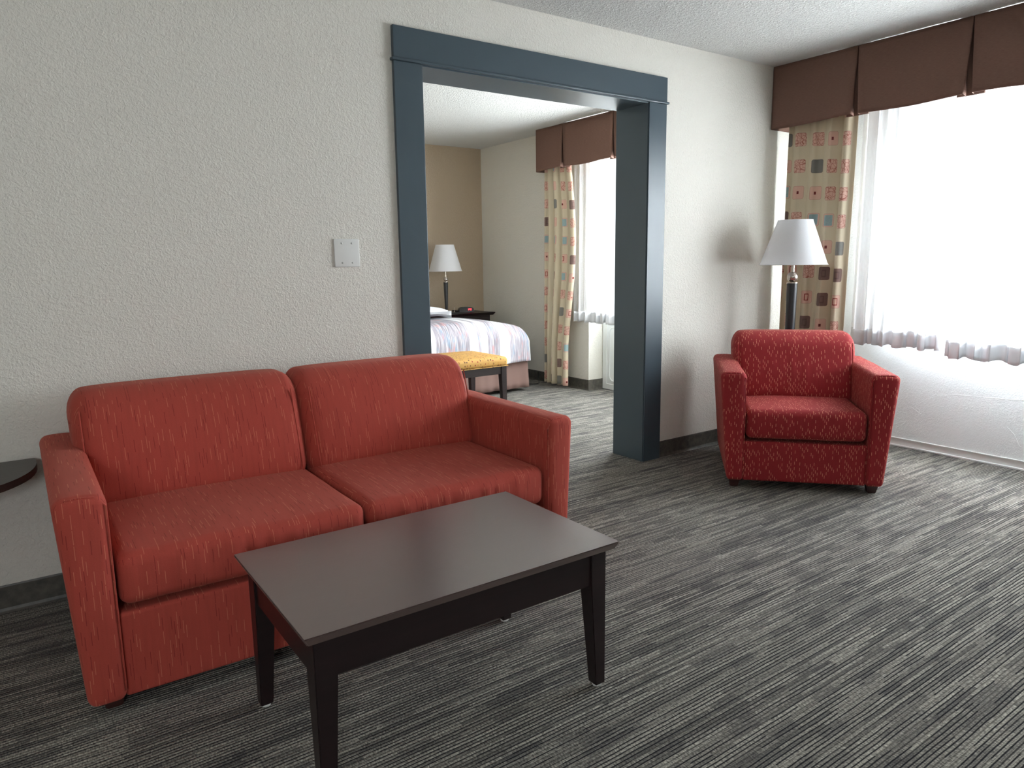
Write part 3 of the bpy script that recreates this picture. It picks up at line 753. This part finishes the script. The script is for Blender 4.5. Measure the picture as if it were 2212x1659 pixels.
def curtain(name, ys, x0, z0, z1, folds, label, mat=None, thick=.0015, fullness=1.7, seedo=0, edge=None, cat='curtain', A=.033):
    """ys: (y at top left, y at top right, y bottom left, y bottom right)"""
    N = 240; k = []
    # fold profile: sum of sines -> arc length param for the print
    def prof(u):
        ph = u*folds*2*PI
        return math.sin(ph+.6*math.sin(ph*.5+seedo))*(.75+.25*math.sin(u*9+seedo)), .35*math.sin(2*ph+seedo)
    xs = [prof(i/N) for i in range(N+1)]
    arc = [0]; Wd = abs(ys[1]-ys[0])
    for i in range(N): arc.append(arc[-1]+math.hypot((xs[i+1][0]-xs[i][0])*A, Wd/N))
    def fn(u, v):
        i = round(u*N); z = z1+(z0-z1)*v
        ya = ys[0]+(ys[2]-ys[0])*v; yb = ys[1]+(ys[3]-ys[1])*v
        if edge: yb += edge(v)
        y = ya+(yb-ya)*u + xs[i][1]*.012
        amp = A*(.75+.35*v)
        x = x0+xs[i][0]*amp+.004*noise.noise(Vector((u*5, v*4, seedo)))
        return (x, y, z), (arc[i]+.02*noise.noise(Vector((v*2, u*2, 9)))+seedo, z)
    o = sheet(name, N, 60, fn, mat or M_PAT, None, thick)
    return tag(o, label, cat)
curtain('curtain', (-.075, -.54, -.065, -.52), 3.765, .03, 2.40, 4.2, 'beige curtain with printed squares hanging behind the floor lamp and armchair', seedo=1.3)
curtain('curtain', (2.565, 2.21, 2.585, 2.24), 3.80, .03, 2.40, 4.2, 'beige curtain with printed squares hanging in the bedroom seen through the doorway', seedo=4.1, A=.026,
        edge=lambda v: -.10*math.sin(PI*min(1, max(0, (v-.02))*1.2))**1.5 if v < .85 else 0)

def sheer(name, ya, yb, x0, z0, z1, folds, label, seed, mat=None):
    t = tag(empty(name, (x0, (ya+yb)/2, z0)), label, 'sheer curtain'); yc = (ya+yb)/2
    N = int(abs(ya-yb)*150); hem = .095
    def P(u, z):
        ph = u*folds*2*PI; w = math.sin(ph+1.1*math.sin(ph*.37+seed))
        v = (z1-z)/(z1-z0)
        x = .022*w*(.6+.5*v)+.010*math.sin(ph*2.3+seed)*(.3+.7*v)
        y = ya+(yb-ya)*u-yc+.012*math.cos(ph*1.3+seed)
        return x, y
    def low(u): return .006*math.sin(u*folds*4+seed)+.004*math.sin(u*folds*11)
    def f1(u, v):
        z = z0+hem+(z1-z0-hem)*v; x, y = P(u, z); return (x, y, z-z0+low(u)*(1-v)), (u*abs(ya-yb)*1.6, z)
    def f2(u, v):
        z = z0+hem*v; x, y = P(u, z); return (x, y, z-z0+low(u)), (u*abs(ya-yb)*1.6, z)
    sheet('panel', N, 24, f1, mat or M_SHEER, t); sheet('hem', N, 4, f2, M_HEM, t, .0012)
sheer('sheer_curtain', -.50, -1.07, 3.905, .668, 2.41, 7, 'white sheer panel next to the patterned curtain in the near room', 1.0, M_SHEER3)
sheer('sheer_curtain', -1.10, -3.45, 3.835, .640, 2.41, 24, 'wide white sheer panel glowing at the right edge over the large window', 2.2)
sheer('sheer_curtain', 2.20, .26, 3.86, .655, 2.41, 19, 'white sheer curtain over the bedroom window seen through the doorway', 3.7, M_SHEER2)
